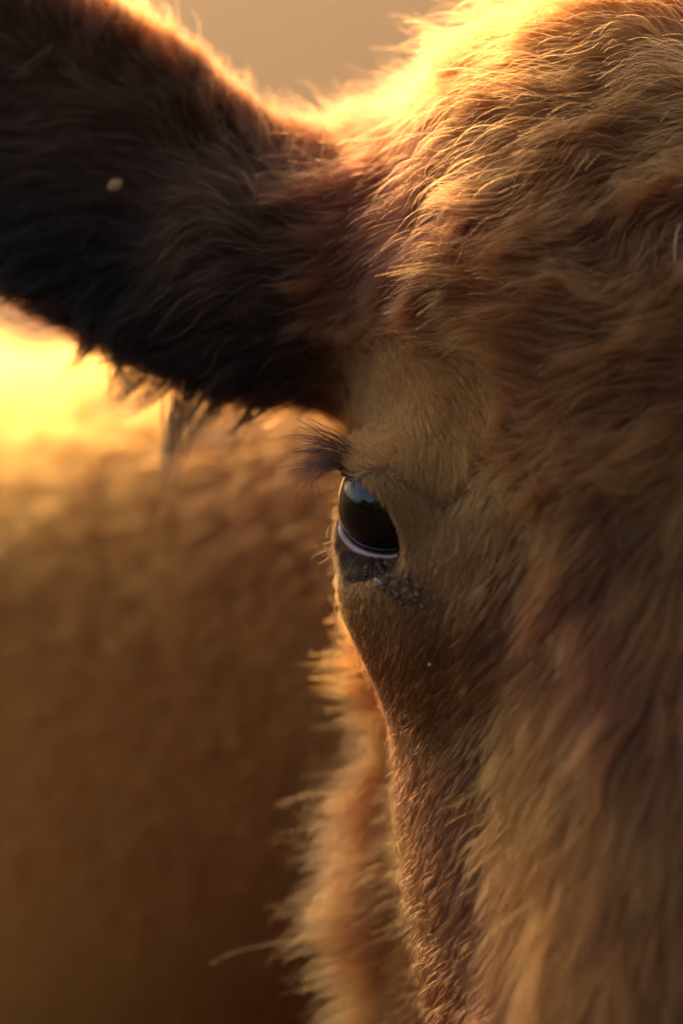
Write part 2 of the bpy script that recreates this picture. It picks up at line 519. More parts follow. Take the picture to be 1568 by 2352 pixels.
gp, gv, gl, gh = [], [], [], []
for (px, py, dx, dy, ln, lf) in GUIDE:
    p = raycast(px, py)
    if p is None or p[1] > 0.16: continue
    gp.append(p); gv.append([dx, 0, dy]); gl.append(ln); gh.append(lf)
for (p, v, ln, lf) in [   # jaw edge and the back of the poll, by place on the animal
    ((0.012, 0.10, -0.045), (-1, -.2, -.05), 14, .75), ((0.012, 0.105, -0.075), (-1, -.2, .10), 20, .85), ((0.015, 0.105, -0.12), (-1, -.1, .05), 22, .85),
    ((0.020, 0.10, -0.17), (-1, -.1, -.08), 22, .85), ((0.028, 0.095, -0.22), (-1, -.1, -.25), 21, .85), ((0.02, 0.055, -0.12), (-.9, .2, -.3), 11, .35), ((0.03, 0.055, -0.19), (-.9, .1, -.4), 13, .4),
    ((0.06, 0.10, 0.19), (-.95, .1, .15), 28, .6), ((0.13, 0.10, 0.22), (-.9, -.2, .25), 32, .5), ((0.02, 0.12, 0.14), (-.9, .1, .2), 26, .6),
    ((0.02, 0.07, 0.05), (-.6, .3, -.6), 12, .3)]:
    gp.append(p); gv.append(v); gl.append(ln); gh.append(lf)
gp = np.array(gp); gv = nrm(np.array(gv)); gl = np.array(gl) * 1e-3; gh = np.array(gh)
print("guides", len(gp), round(time.time() - T0, 1))

def fold(p):
    q = p.copy(); m = q[:, 0] > XM
    q[m, 0] = 2 * XM - q[m, 0]
    return q, m

def head_field(p):
    q, m = fold(p)
    v = np.zeros_like(q); ln = np.zeros(len(q)); lf = np.zeros(len(q))
    for c in range(0, len(q), 60000):
        s = slice(c, c + 60000)
        d2 = ((q[s][:, None, :] - gp[None]) ** 2).sum(-1)
        w = 1.0 / (d2 + 0.006 ** 2) ** 1.9
        w /= w.sum(1, keepdims=True)
        v[s] = w @ gv; ln[s] = w @ gl; lf[s] = w @ gh
    v[p[:, 0] > XM + 0.03, 0] *= -1
    return nrm(v), ln, lf

# ---- roots: points spread over the skin
tri = np.concatenate([QUAD[:, [0, 1, 2]], QUAD[:, [0, 2, 3]]])
ta, tb, tc = VERT[tri[:, 0]], VERT[tri[:, 1]], VERT[tri[:, 2]]
t_area = np.linalg.norm(np.cross(tb - ta, tc - ta), axis=1) / 2
t_cen = (ta + tb + tc) / 3
t_nrm = nrm(np.cross(tb - ta, tc - ta))
if (t_nrm[:2000] * sample(t_cen[:2000])[1]).sum() < 0: t_nrm = -t_nrm
view = nrm(np.array([0, -DIST, 0]) - t_cen)
facing = (t_nrm * view).sum(1)
d_ear = np.minimum(ear_f(*t_cen.T), mirror(EAR)[0](*t_cen.T))
bodyw = to_world(t_cen)
is_ear = (d_ear < 0.004) | ((np.abs(t_cen[:, 0] - XM) > 0.137 + rng.normal(0, 0.006, len(t_cen))) & (t_cen[:, 2] > 0.02) & (t_cen[:, 1] < 0.16) & (bodyw[:, 2] > 1.0))
HEADN = (t_cen - H0) @ N_OUT
HEADA = (t_cen - H0) @ A_DN
is_head = (~is_ear) & (HEADN > -0.29) & (t_cen[:, 1] < 0.17) & (np.abs(t_cen[:, 0] - XM) < 0.16)
eye_d = np.linalg.norm(t_cen - EYE_C, axis=1)
eye_dm = np.linalg.norm(t_cen * [-1, 1, 1] + [2 * XM, 0, 0] - EYE_C, axis=1)

def open_f(p):
    """<0 in the almond opening of the lids."""
    d = p - EYE_C
    r = np.linalg.norm(d, axis=1); d = d / r[:, None]
    th = np.arccos(np.clip(d @ GAZE, -1, 1)); c1 = d @ E1; c2 = d @ E2
    s = np.hypot(c1, c2) + 1e-9
    return np.where(r < 0.045, th / lid_R(np.arctan2(c2, c1)) - 1, 9.0)

def scatter(mask_density, total):
    w = t_area * mask_density
    n = min(int(total), 10 ** 6)
    pick = rng.choice(len(w), n, p=w / w.sum())
    u, v = rng.random(n), rng.random(n)
    f = u + v > 1; u[f] = 1 - u[f]; v[f] = 1 - v[f]
    p = ta[pick] + (tb[pick] - ta[pick]) * u[:, None] + (tc[pick] - ta[pick]) * v[:, None]
    return p

def grow(P0, field, K, length, layer, noise_amp, noise=None, gravity=0.0, fly=0.0):
    """Let strands grow from the roots along the field, staying in a layer above the skin."""
    N = len(P0)
    out = np.zeros((N, K, 3)); out[:, 0] = P0
    p = P0.copy()
    d0, n = sample(p)
    v0 = None
    isfly = rng.random(N) < fly
    length = np.where(isfly, length * rng.uniform(1.1, 1.6, N), length)
    top = layer * length * rng.uniform(0.35, 1.15, N)
    top = np.where(isfly, top * 2.2, top)
    wob = rng.normal(0, 0.07, N) + np.where(isfly, rng.normal(0, 0.45, N), 0)
    st = length / (K - 1)
    ph = rng.uniform(0, 6.28, N)
    for k in range(1, K):
        s = (k - 0.5) / (K - 1)
        dist, n = sample(p)
        v = field(p)
        if gravity: v = nrm(v + gravity * s * GRAV)
        c = (v * n).sum(1)
        v = v - n * np.where(c < 0, c, c * 0.55)[:, None]
        v = nrm(v)
        ang = wob + (noise_amp * noise(p) if noise is not None else 0)
        b = np.cross(n, v)
        v = v * np.cos(ang)[:, None] + b * np.sin(ang)[:, None]
        tgt = top * (1 - (1 - min(1, s * 1.15)) ** 2)
        up = np.clip((tgt - dist) / st, -0.7, 1.4)
        p = p + nrm(v + n * up[:, None]) * st[:, None]
        out[:, k] = p
    return out

def clump(P, spacing_n, amount, power=1.3, seed=0):
    N = len(P)
    r = np.random.default_rng(seed)
    ids = r.choice(N, max(8, min(N, spacing_n)), replace=False)
    kd = kdtree.KDTree(len(ids))
    for j, i in enumerate(ids): kd.insert(P[i, 0], j)
    kd.balance()
    near = np.array([kd.find(q)[1] for q in P[:, 0]])
    C = P[ids[near]]
    K = P.shape[1]
    s = np.linspace(0, 1, K)[None, :, None] ** power
    a = (amount * r.uniform(0.5, 1.2, N))[:, None, None]
    return P + (C - P) * np.clip(s * a, 0, 0.95), near

def frizz(P, amp, cycles=1.6):
    N, K, _ = P.shape
    s = np.linspace(0, 1, K)[None, :, None]
    ph = rng.uniform(0, 6.28, (N, 1, 3)); fr = rng.uniform(0.5, 1.5, (N, 1, 3)) * cycles * 6.28
    a = (amp * rng.lognormal(0, 0.5, N))[:, None, None]
    return P + (np.sin(s * fr + ph) - np.sin(ph)) * a * s

GRAV = from_world(ORIG + np.array([0, 0, -1.0]))
hf_dir = lambda p: head_field(p)[0]

# ---- colours of the coat (linear)
w_big = Waves(0.11, 12, 3); w_mid = Waves(0.045, 12, 4); w_red = Waves(0.14, 10, 9)
def coat(p):
    n = len(p)
    base = np.array([0.160, 0.045, 0.0082]); tan = np.array([0.215, 0.076, 0.0155]); red = np.array([0.130, 0.029, 0.0115]); dark = np.array([0.035, 0.011, 0.004])
    a = np.clip(0.38 + 0.32 * w_big(p) + rng.normal(0, 0.18, n), 0, 1)[:, None]
    r = np.clip(0.30 + 0.35 * w_red(p) + rng.normal(0, 0.12, n), 0, 1)[:, None]
    e = np.linalg.norm(p - (EYE_C + np.array([0.004, 0, 0.012])), axis=1)
    e = np.clip(1.25 - e / 0.058 + rng.normal(0, 0.10, n), 0, 1)[:, None]
    d = np.clip(0.12 + 0.20 * w_mid(p) + rng.normal(0, 0.16, n), 0, 0.8)[:, None]
    c = base * (1 - a) + tan * a
    c = c * (1 - r) + red * r
    c = c * (1 - 0.8 * e) + np.array([0.34, 0.138, 0.031]) * 0.8 * e
    d = d * (1 - 0.8 * e)
    return c * (1 - d) + dark * d

# ---- head
near_side = (t_cen[:, 0] < 0.165)
dens = np.zeros(len(t_area))
vis = is_head & near_side
dens[vis] = 1.0
dens[vis & (facing < -0.25)] = 0.15
dens[is_head & ~near_side] = 0.10
_, flen, _ = head_field(t_cen[is_head])
dl = np.ones(len(t_area)); dl[is_head] = np.clip(0.012 / flen, 0.42, 3.6)
dens *= dl
opn = np.minimum(open_f(t_cen), open_f(t_cen * [-1, 1, 1] + [2 * XM, 0, 0]))
dens[(opn < 0.06) & (np.minimum(eye_d, eye_dm) < EYE_R + 0.0042)] = 0
dens[(eye_d < EYE_R + 0.0022) | (eye_dm < EYE_R + 0.0022)] = 0
dens[vis & (t_cen[:, 1] > 0.06) & (t_cen[:, 2] < -0.01)] *= 0.42
below = t_cen[:, 2] < -0.24
dens[below] *= 0.25
N_HEAD = 290000
R0 = scatter(dens, N_HEAD)
_, L0, LF = head_field(R0)
L0 = L0 * rng.uniform(0.7, 1.3, len(R0)) * (1 + 0.30 * np.clip((L0 - 0.014) / 0.006, 0, 1))
nz = Waves(0.045, 12, 21)
amp = np.clip((L0 - 0.008) / 0.02, 0, 1)
K = 9
jaw = (R0[:, 1] > 0.06) & (R0[:, 2] < -0.02)
L0 = np.where(jaw, L0 * rng.lognormal(-0.05, 0.22, len(R0)), L0)
P = grow(R0, hf_dir, K, L0, LF, (0.17 * amp + 0.05) * np.where(R0[:, 2] < -0.02, 0.25, np.where((R0[:, 0] > 0.055) & (R0[:, 2] > 0.02), 1.65, 1.0)), nz, fly=np.where(jaw, 0.08, np.where(L0 > 0.018, 0.09, 0.03)))
P, nr = clump(P, 4600, 0.50 * np.clip((L0 - 0.003) / 0.016, 0.12, 1) * np.where(R0[:, 1] > 0.055, 0.4, 1.0), 1.3, 5)
P, _ = clump(P, 26000, 0.5 * np.where(jaw, 0.3, 1.0), 1.0, 6)
P = frizz(P, 0.0003 + 0.0007 * amp * np.where(jaw, 0.4, np.where(R0[:, 2] < -0.03, 0.5, 1.0)), 1.0)
tint = coat(R0)
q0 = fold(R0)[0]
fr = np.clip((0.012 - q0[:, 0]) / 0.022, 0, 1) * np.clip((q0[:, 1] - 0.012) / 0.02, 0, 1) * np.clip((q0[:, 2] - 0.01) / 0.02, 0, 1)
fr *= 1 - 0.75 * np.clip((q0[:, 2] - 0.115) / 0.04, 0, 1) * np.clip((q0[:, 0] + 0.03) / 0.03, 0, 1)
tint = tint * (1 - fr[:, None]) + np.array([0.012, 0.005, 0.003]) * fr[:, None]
# black hair under the lower lid
u = (R0 - EYE_C)
dk = np.clip(1 - np.abs(open_f(R0) + rng.normal(0, 0.06, len(R0)) - 0.02) / 0.17, 0, 1) * (u[:, 2] < -0.008) * np.clip((0.006 + rng.normal(0, 0.004, len(R0)) - u[:, 0]) / 0.010 , 0, 1) * (np.linalg.norm(u, axis=1) < 0.04)
dk = (np.clip(dk * 1.4, 0, 1) * np.where(rng.random(len(R0)) < 0.6, 0.9, 0.2))[:, None]
tint = tint * (1 - dk) + np.array([0.018, 0.011, 0.008]) * dk
rad = np.where(R0[:, 0] > 0.17, 0.00028, 0.000125) * rng.uniform(0.8, 1.25, len(R0))
rad = rad * np.clip(L0 / 0.014, 0.62, 1.0)
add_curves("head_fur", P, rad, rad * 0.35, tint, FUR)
print("head fur", len(R0), round(time.time() - T0, 1))

# ---- ear
eu, ew, en = ear_local(*np.where((t_cen[:, 0] > XM)[:, None], t_cen * [-1, 1, 1] + [2 * XM, 0, 0], t_cen).T)
dens = np.where(is_ear, 1.0, 0.0)
dens[is_ear & (t_cen[:, 0] > XM)] = 0.15
dens[is_ear & (np.abs(ew) > 0.035)] *= 1.8
R1 = scatter(dens, 42000)
q, mm = fold(R1)
u1, w1, n1 = ear_local(*q.T)
n1 = n1 - 3.2 * w1 * w1 + 0.6 * u1 * u1
def ear_field(p):
    q, m = fold(p)
    u, w, n = ear_local(*q.T)
    droop = np.clip(0.35 - w / 0.05, -0.6, 1.4)[:, None]
    v = EAR_A[None] * 0.9 - EAR_W[None] * droop * 0.9
    v = v * np.where(w > 0.03, 0.75, 1.0)[:, None] + EAR_W[None] * np.clip((w - 0.03) / 0.03, 0, 1)[:, None] * 0.9
    v[m, 0] *= -1
    return nrm(v)
L1 = np.where(w1 < -0.03, 0.030, np.where(w1 > 0.035, 0.022, 0.034)) * rng.uniform(0.6, 1.2, len(R1))
P = grow(R1, ear_field, 8, L1, 0.30, 0.28, Waves(0.05, 12, 31), gravity=0.35, fly=0.03)
P, _ = clump(P, 3200, 0.50, 1.1, 8)
P = frizz(P, 0.0010, 1.1)
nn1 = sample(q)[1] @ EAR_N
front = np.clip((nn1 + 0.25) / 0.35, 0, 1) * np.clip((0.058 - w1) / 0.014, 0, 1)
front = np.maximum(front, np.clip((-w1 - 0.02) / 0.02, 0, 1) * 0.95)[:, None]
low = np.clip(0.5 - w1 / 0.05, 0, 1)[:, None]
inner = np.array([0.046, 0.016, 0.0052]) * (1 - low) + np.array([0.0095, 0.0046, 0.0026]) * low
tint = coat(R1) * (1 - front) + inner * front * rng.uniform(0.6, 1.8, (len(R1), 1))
# long tufts hanging from the lower edge, and a few loose hairs across the ear
def strands(paths, depth, n, spread, tip_spread, K):
    out = []
    for path in paths:
        a = np.array([V(x, y, depth) for x, y in path])
        t = np.linspace(0, 1, len(a)); tt = np.linspace(0, 1, K)
        c = np.stack([np.interp(tt, t, a[:, i]) for i in range(3)], -1)
        for _ in range(3): c[1:-1] = (c[:-2] + c[1:-1] * 2 + c[2:]) / 4
        for _ in range(n):
            cut = rng.uniform(0.40, 1.0)
            cc = np.stack([np.interp(tt * cut, tt, c[:, i]) for i in range(3)], -1)
            j0 = rng.normal(0, spread, 3); j1 = rng.normal(0, tip_spread, 3)
            out.append(cc + j0 * (1 - tt[:, None]) + j1 * tt[:, None])
    return np.array(out)
T1 = strands([[(440,840),(405,910),(388,990),(383,1070),(384,1130)], [(545,890),(480,950),(430,1010),(404,1060)], [(345,820),(318,880),(270,925),(200,945)],
              [(395,840),(360,905),(300,945),(230,950)], [(290,800),(275,870),(250,920)], [(620,915),(540,985),(455,1030)], [(490,870),(425,950),(397,1030),(390,1080)], [(215,760),(190,820),(140,860)]], 0.094, 55, 0.0046, 0.0024, 8)
T2 = strands([[(375,485),(370,530),(330,580),(245,620)], [(520,560),(440,610),(350,650)], [(120,120),(60,160),(10,220)], [(330,250),(240,240),(150,260)]], 0.078, 3, 0.004, 0.006, 8)
P = np.concatenate([P, T1, T2])
tint = np.concatenate([tint, np.tile([0.0022, 0.0014, 0.0010], (len(T1), 1)), np.tile([0.05, 0.02, 0.009], (len(T2), 1))])
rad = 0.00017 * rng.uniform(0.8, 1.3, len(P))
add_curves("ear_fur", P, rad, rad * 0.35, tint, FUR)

GRAV0 = from_world(ORIG + np.array([0, 0, -1.0]))
# ---- neck, shoulder, trunk
rest = ~is_ear & ~is_head
dist_cam = np.linalg.norm(t_cen + [0, DIST, 0], axis=1)
scr_x = t_cen[:, 0] / (1 + t_cen[:, 1] / DIST); scr_z = t_cen[:, 2] / (1 + t_cen[:, 1] / DIST)
vis = rest & (facing > -0.35) & (np.abs(scr_x) < 0.20) & (np.abs(scr_z) < 0.27)
dens = np.where(vis, np.clip(1.75 / dist_cam, 0.2, 1.2) ** 5, 0.02) * rest
dens *= (bodyw[:, 2] > 0.10)
upn = t_nrm @ -GRAV0
farf = np.clip((dist_cam - 1.52) / 0.22, 0, 1)
dens *= 1 - farf * (1 - np.clip((upn - 0.05) / 0.3, 0, 1))
R2 = scatter(dens, 90000)
back_v = from_world(ORIG + BACK)
def neck_field(p):
    return nrm(np.tile(back_v * 0.7 + GRAV * 0.55, (len(p), 1)))
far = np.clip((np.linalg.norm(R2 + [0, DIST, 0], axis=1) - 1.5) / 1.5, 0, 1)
L2 = (0.007 + 0.035 * np.clip(1 - far / 0.35, 0, 1) * np.clip(sample(R2)[1] @ -GRAV + 0.1, 0, 1)) * rng.uniform(0.6, 1.2, len(R2))
P = grow(R2, neck_field, 6, L2, 0.35, 0.10, Waves(0.09, 12, 41), gravity=0.3, fly=np.where(far > 0.1, 0.0, 0.04))
P, _ = clump(P, 9000, 0.35 * np.clip(1 - far * 4, 0.05, 1), 1.1, 9)
P = frizz(P, 0.0016, 1.0)
rad = (0.00022 + 0.0006 * far) * rng.uniform(0.8, 1.2, len(R2))
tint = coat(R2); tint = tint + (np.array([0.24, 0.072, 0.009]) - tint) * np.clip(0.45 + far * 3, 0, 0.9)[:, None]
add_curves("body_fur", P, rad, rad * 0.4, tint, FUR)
print("fur", len(R1), len(R2), round(time.time() - T0, 1))

# ------------------------------------------------------------------ eye
def eye_mat():
    m, nt, out = new_mat("eye")
    b = nt.nodes.new("ShaderNodeBsdfPrincipled")
    tc = nt.nodes.new("ShaderNodeTexCoord")
    sx = nt.nodes.new("ShaderNodeSeparateXYZ")
    nt.links.new(tc.outputs["Object"], sx.inputs[0])
    cr = nt.nodes.new("ShaderNodeValToRGB")
    e = cr.color_ramp.elements
    e[0].position = 0.0; e[0].color = (0.05, 0.018, 0.012, 1)
    e[1].position = 1.0; e[1].color = (0.001, 0.001, 0.001, 1)
    for pos, col in ((0.30, (0.035, 0.014, 0.009, 1)), (0.40, (0.008, 0.004, 0.002, 1)), (0.52, (0.005, 0.003, 0.0018, 1)), (0.72, (0.0015, 0.0012, 0.0012, 1))):
        n = e.new(pos); n.color = col
    mr = nt.nodes.new("ShaderNodeMapRange")
    mr.inputs[1].default_value = -EYE_R * 0.3; mr.inputs[2].default_value = EYE_R
    nt.links.new(sx.outputs["Z"], mr.inputs[0])
    nt.links.new(mr.outputs[0], cr.inputs[0])
    nt.links.new(cr.outputs[0], b.inputs["Base Color"])
    b.inputs["Roughness"].default_value = 0.03
    b.inputs["IOR"].default_value = 1.43
    b.inputs["Coat Weight"].default_value = 0.5
    b.inputs["Coat Roughness"].default_value = 0.01
    nt.links.new(b.outputs[0], out.inputs[0])
    return m
EYEM = eye_mat()

def make_eye(mir):
    me = bpy.data.meshes.new("eye")
    import bmesh
    bm = bmesh.new()
    bmesh.ops.create_uvsphere(bm, u_segments=96, v_segments=64, radius=EYE_R)
    bm.to_mesh(me); bm.free()
    me.polygons.foreach_set("use_smooth", np.ones(len(me.polygons), dtype=bool))
    me.materials.append(EYEM)
    o = bpy.data.objects.new("eye", me)
    c = EYE_C.copy(); g = GAZE.copy()
    if mir: c[0] = 2 * XM - c[0]; g[0] *= -1
    o.location = Vector(to_world(c) - root_loc)
    gw = to_world(g) - ORIG
    o.rotation_euler = Vector(gw).to_track_quat('Z', 'Y').to_euler()
    return link(o, root)
make_eye(False); make_eye(True)

def almond_dir(phi, k=1.0):
    """Direction from the eye's centre at angle phi round the lid opening, k times its size."""
    th = float(lid_R((phi + math.pi) % (2 * math.pi) - math.pi)) * k
    return GAZE * math.cos(th) + (E1 * math.cos(phi) + E2 * math.sin(phi)) * math.sin(th)

def lid_mat():
    m, nt, out = new_mat("eyelid_skin")
    b = nt.nodes.new("ShaderNodeBsdfPrincipled")
    at = nt.nodes.new("ShaderNodeAttribute"); at.attribute_name = "tint"
    nzn = nt.nodes.new("ShaderNodeTexNoise"); nzn.inputs["Scale"].default_value = 900; nzn.inputs["Detail"].default_value = 4
    tc = nt.nodes.new("ShaderNodeTexCoord"); nt.links.new(tc.outputs["Object"], nzn.inputs["Vector"])
    mx = nt.nodes.new("ShaderNodeMix"); mx.data_type = 'RGBA'; mx.blend_type = 'MULTIPLY'
    mx.inputs[0].default_value = 0.5
    nt.links.new(at.outputs["Color"], mx.inputs[6]); nt.links.new(nzn.outputs["Color"], mx.inputs[7])
    nt.links.new(mx.outputs[2], b.inputs["Base Color"])
    bp = nt.nodes.new("ShaderNodeBump"); bp.inputs["Strength"].default_value = 0.5; bp.inputs["Distance"].default_value = 0.0006
    nt.links.new(nzn.outputs["Fac"], bp.inputs["Height"]); nt.links.new(bp.outputs[0], b.inputs["Normal"])
    b.inputs["Roughness"].default_value = 0.38
    b.inputs["Subsurface Weight"].default_value = 0.2
    b.inputs["Subsurface Radius"].default_value = (0.003, 0.001, 0.0007)
    nt.links.new(b.outputs[0], out.inputs[0])
    return m

def eyelid(name, ph0, ph1, rt, colour, k=1.02, off=0.0012):
    """A fleshy rim along one lid, from phi ph0 to ph1."""
    n, mseg = 60, 10
    vs_, cs = [], []
    for i in range(n + 1):
        f = i / n
        ph = ph0 + (ph1 - ph0) * f
        d = almond_dir(ph, k)
        c = EYE_C + d * (EYE_R + off)
        d2 = almond_dir(ph + 0.02, k)
        tng = nrm(d2 - d); nn = d; bb = np.cross(tng, nn)
        r = rt * (0.55 + 0.45 * math.sin(math.pi * min(max(f, 0.02), 0.98)))
        for j in range(mseg):
            a = 2 * math.pi * j / mseg
            vs_.append(c + nn * math.cos(a) * r * 0.9 + bb * math.sin(a) * r * 1.25)
    fs = [(i * mseg + j, i * mseg + (j + 1) % mseg, (i + 1) * mseg + (j + 1) % mseg, (i + 1) * mseg + j) for i in range(n) for j in range(mseg)]
    o = mesh_obj(name, to_world(np.array(vs_)), fs, LIDM, root, origin=root_loc)
    at = o.data.attributes.new("tint", 'FLOAT_COLOR', 'POINT')
    at.data.foreach_set("color", np.tile(np.array(colour + (1,), dtype=np.float32), len(vs_)))
    return o
LIDM = lid_mat()
span = abs((PH_BACK - PH_FRONT) * LOWSGN % (2 * math.pi))
lo_lid = eyelid("lower_eyelid", PH_FRONT, PH_FRONT + LOWSGN * span * 0.97, 0.0018, (0.74, 0.48, 0.41), 1.035, 0.0016)
up_lid = eyelid("upper_eyelid", PH_FRONT, PH_FRONT - LOWSGN * (2 * math.pi - span) * 0.97, 0.0013, (0.10, 0.062, 0.048))

def tear_mat():
    m, nt, out = new_mat("tear_film")
    b = nt.nodes.new("ShaderNodeBsdfPrincipled")
    nz_ = nt.nodes.new("ShaderNodeTexNoise"); nz_.inputs["Scale"].default_value = 500
    cr = nt.nodes.new("ShaderNodeValToRGB"); cr.color_ramp.elements[0].color = (0.012, 0.006, 0.005, 1); cr.color_ramp.elements[1].color = (0.06, 0.025, 0.02, 1)
    nt.links.new(nz_.outputs["Fac"], cr.inputs[0]); nt.links.new(cr.outputs[0], b.inputs["Base Color"])
    b.inputs["Roughness"].default_value = 0.04
    nt.links.new(b.outputs[0], out.inputs[0])
    return m
tl = eyelid("tear_line", PH_FRONT + LOWSGN * span * 0.02, PH_FRONT + LOWSGN * span * 0.8, 0.0007, (0.02, 0.01, 0.008), 0.965, 0.0004)
tl.data.materials.clear(); tl.data.materials.append(tear_mat())

# ---- eyelashes
def lashes(name, phs, k, lens, dirs, rad, col):
    Ps = []
    for ph, kk, ln, dr in zip(phs, k, lens, dirs):
        d = almond_dir(ph, kk)
        p = EYE_C + d * (EYE_R + 0.0035)
        v = nrm(dr)
        pts = [p]
        for i in range(9):
            t = (i + 1) / 9
            vv = nrm(v * (0.75 + 0.6 * t) + d * 0.8 * (1 - t))
            pts.append(pts[-1] + vv * ln / 9)
        Ps.append(pts)
    P = np.array(Ps)
    P, _ = clump(P, max(8, len(P) // 7), 0.35, 1.4, 12)
    P = frizz(P, 0.0006, 0.7)
    r = np.full(len(P), rad) * rng.uniform(0.8, 1.2, len(P))
    c = np.array(col)[None] * rng.uniform(0.6, 1.6, (len(P), 1))
    return add_curves(name, P, r, r * 0.25, c, LASH)
n = 170
pa = lid_phi(LID_UP[2]); pb = lid_phi(LID_UP[1])
pb = pa + ((pb - pa + math.pi) % (2 * math.pi) - math.pi)
phs = pa + (pb - pa) * rng.uniform(-0.05, 1.5, n)
ks = 1.06 + 0.55 * rng.random(n) ** 1.2
fan = (ks - 1.06) / 0.55 + rng.normal(0, 0.2, n)
dirs = np.stack([-np.ones(n), rng.normal(-0.1, 0.28, n), -0.58 + 1.05 * fan + rng.normal(0, 0.22, n)], -1)
lashes("upper_eyelashes", phs, ks, rng.uniform(0.014, 0.030, n), dirs, 0.00015, (0.020, 0.011, 0.008))
n = 70
pa = lid_phi(LID_LOW[2]); pb = lid_phi(LID_LOW[5])
pb = pa + ((pb - pa + math.pi) % (2 * math.pi) - math.pi)
phs = pa + (pb - pa) * rng.random(n)
ks = 1.12 + rng.uniform(0, 0.45, n)
dirs = np.stack([-np.ones(n), rng.normal(0, 0.3, n), -0.55 + rng.normal(0, 0.3, n)], -1)
lashes("lower_eyelashes", phs, ks, rng.uniform(0.004, 0.015, n), dirs, 0.00008, (0.045, 0.022, 0.010))

# short dark hair under the lower lid, thinning out downwards
lid_roots = []
for _ in range(520):
    px, py = rng.uniform(786, 890), 1262 + 70 * rng.random() ** 1.5
    py += 0.10 * (px - 786) * 0.5
    p = raycast(px, py)
    if p is not None and p[1] < 0.05 and open_f(p[None])[0] > -0.2: lid_roots.append(p)
lid_roots = np.array(lid_roots)
_, ln_ = sample(lid_roots)
m_ = len(lid_roots)
vd = nrm(np.stack([rng.normal(-0.45, 0.25, m_), rng.normal(-0.1, 0.2, m_), -np.ones(m_)], -1) + ln_ * 0.55)
le = rng.uniform(0.002, 0.0055, m_)[:, None, None]
tt = np.linspace(0, 1, 6)[None, :, None]
P = lid_roots[:, None] + vd[:, None] * le * tt + np.array([-0.1, 0, -0.5]) * le * tt ** 2 * 0.5
P, _ = clump(P, 120, 0.4, 1.2, 14)
r_ = np.full(m_, 0.00010)
add_curves("lid_hair", P, r_, r_ * 0.3, np.array([0.022, 0.012, 0.008]) * rng.uniform(0.5, 2.4, (m_, 1)), LASH)

# ------------------------------------------------------------------ dirt, straw and seeds caught on the animal
def crumb_mat(name, c0, c1, scale=900.0):
    m, nt, out = new_mat(name)
    b = nt.nodes.new("ShaderNodeBsdfPrincipled")
    tc = nt.nodes.new("ShaderNodeTexCoord"); n1 = nt.nodes.new("ShaderNodeTexNoise")
    n1.inputs["Scale"].default_value = scale; n1.inputs["Detail"].default_value = 5
    cr = nt.nodes.new("ShaderNodeValToRGB"); cr.color_ramp.elements[0].position = 0.3; cr.color_ramp.elements[1].position = 0.7
    cr.color_ramp.elements[0].color = c0 + (1,); cr.color_ramp.elements[1].color = c1 + (1,)
    nt.links.new(tc.outputs["Object"], n1.inputs["Vector"]); nt.links.new(n1.outputs["Fac"], cr.inputs[0]); nt.links.new(cr.outputs[0], b.inputs["Base Color"])
    bp = nt.nodes.new("ShaderNodeBump"); bp.inputs["Distance"].default_value = 0.0004
    nt.links.new(n1.outputs["Fac"], bp.inputs["Height"]); nt.links.new(bp.outputs[0], b.inputs["Normal"])
    b.inputs["Roughness"].default_value = 0.85
    nt.links.new(b.outputs[0], out.inputs[0])
    return m
CLAY = crumb_mat("dried_clay", (0.10, 0.045, 0.018), (0.25, 0.130, 0.060))
STRAW = crumb_mat("straw", (0.42, 0.30, 0.14), (0.62, 0.48, 0.27), 400.0)
PALE = crumb_mat("pale_grit", (0.30, 0.23, 0.16), (0.55, 0.47, 0.37))
GREEN = crumb_mat("dry_leaf", (0.05, 0.09, 0.045), (0.10, 0.16, 0.08))
SEED = crumb_mat("seed_husk", (0.36, 0.16, 0.045), (0.50, 0.25, 0.08))

def toward(p, d):
    o = np.array([0, -DIST, 0.0])
    return p + nrm(o - p) * d

def lumps(name, items, mat, label, cat, seed, sub=3, rough=0.16):
    """Irregular crumbs: items = (place, radii). One mesh."""
    import bmesh
    r = np.random.default_rng(seed)
    V_, F_ = [], []
    for c, rad in items:
        bm = bmesh.new(); bmesh.ops.create_icosphere(bm, subdivisions=sub, radius=1.0)
        v = np.array([q.co[:] for q in bm.verts]); f = [[q.index for q in fc.verts] for fc in bm.faces]; bm.free()
        w = Waves(1.3, 9, int(r.integers(1e6))); w2 = Waves(0.4, 9, int(r.integers(1e6)))
        v = v * (1 + rough * w(v * 0.5) + rough * 0.4 * w2(v))[:, None] * np.asarray(rad)
        q = nrm(r.normal(size=(3, 3))); q, _ = np.linalg.qr(q)
        base = sum(len(x) for x in V_)
        V_.append(v @ q.T + c); F_ += [[i + base for i in ff] for ff in f]
    v = np.concatenate(V_)
    o0 = to_world(v.mean(0))
    o = mesh_obj(name, to_world(v), F_, mat, None, origin=o0)
    o.location = tuple(o0)
    return tag(o, label, cat)

r = np.random.default_rng(77)
it = []
for _ in range(70):
    t = r.random()
    px, py = 862 + 95 * t + r.normal(0, 13), 1312 + 62 * t + r.normal(0, 14)
    p = raycast(px, py)
    if p is None or p[1] > 0.06: continue
    s_ = 0.0005 + 0.0010 * r.random() ** 2
    it.append((toward(p, 0.0006), s_ * np.array([1, 0.8, 0.5])))
for px, py, s_ in ((905, 1345, .0019), (890, 1325, .0017), (930, 1360, .0019), (912, 1366, .0016), (962, 1345, .0017), (880, 1350, .0015)):
    p = raycast(px, py); it.append((toward(p, 0.0006), s_ * np.array([1, 0.85, 0.5])))
lumps("dried_mud", it, CLAY, "crust of dried brown mud stuck below the tear corner of the eye", "mud", 3)
lumps("grit", [(toward(raycast(868, 1336), 0.0022), np.array([.0011, .0016, .0009]))], PALE, "pale grain of grit at the edge of the mud under the eye", "grit", 4)
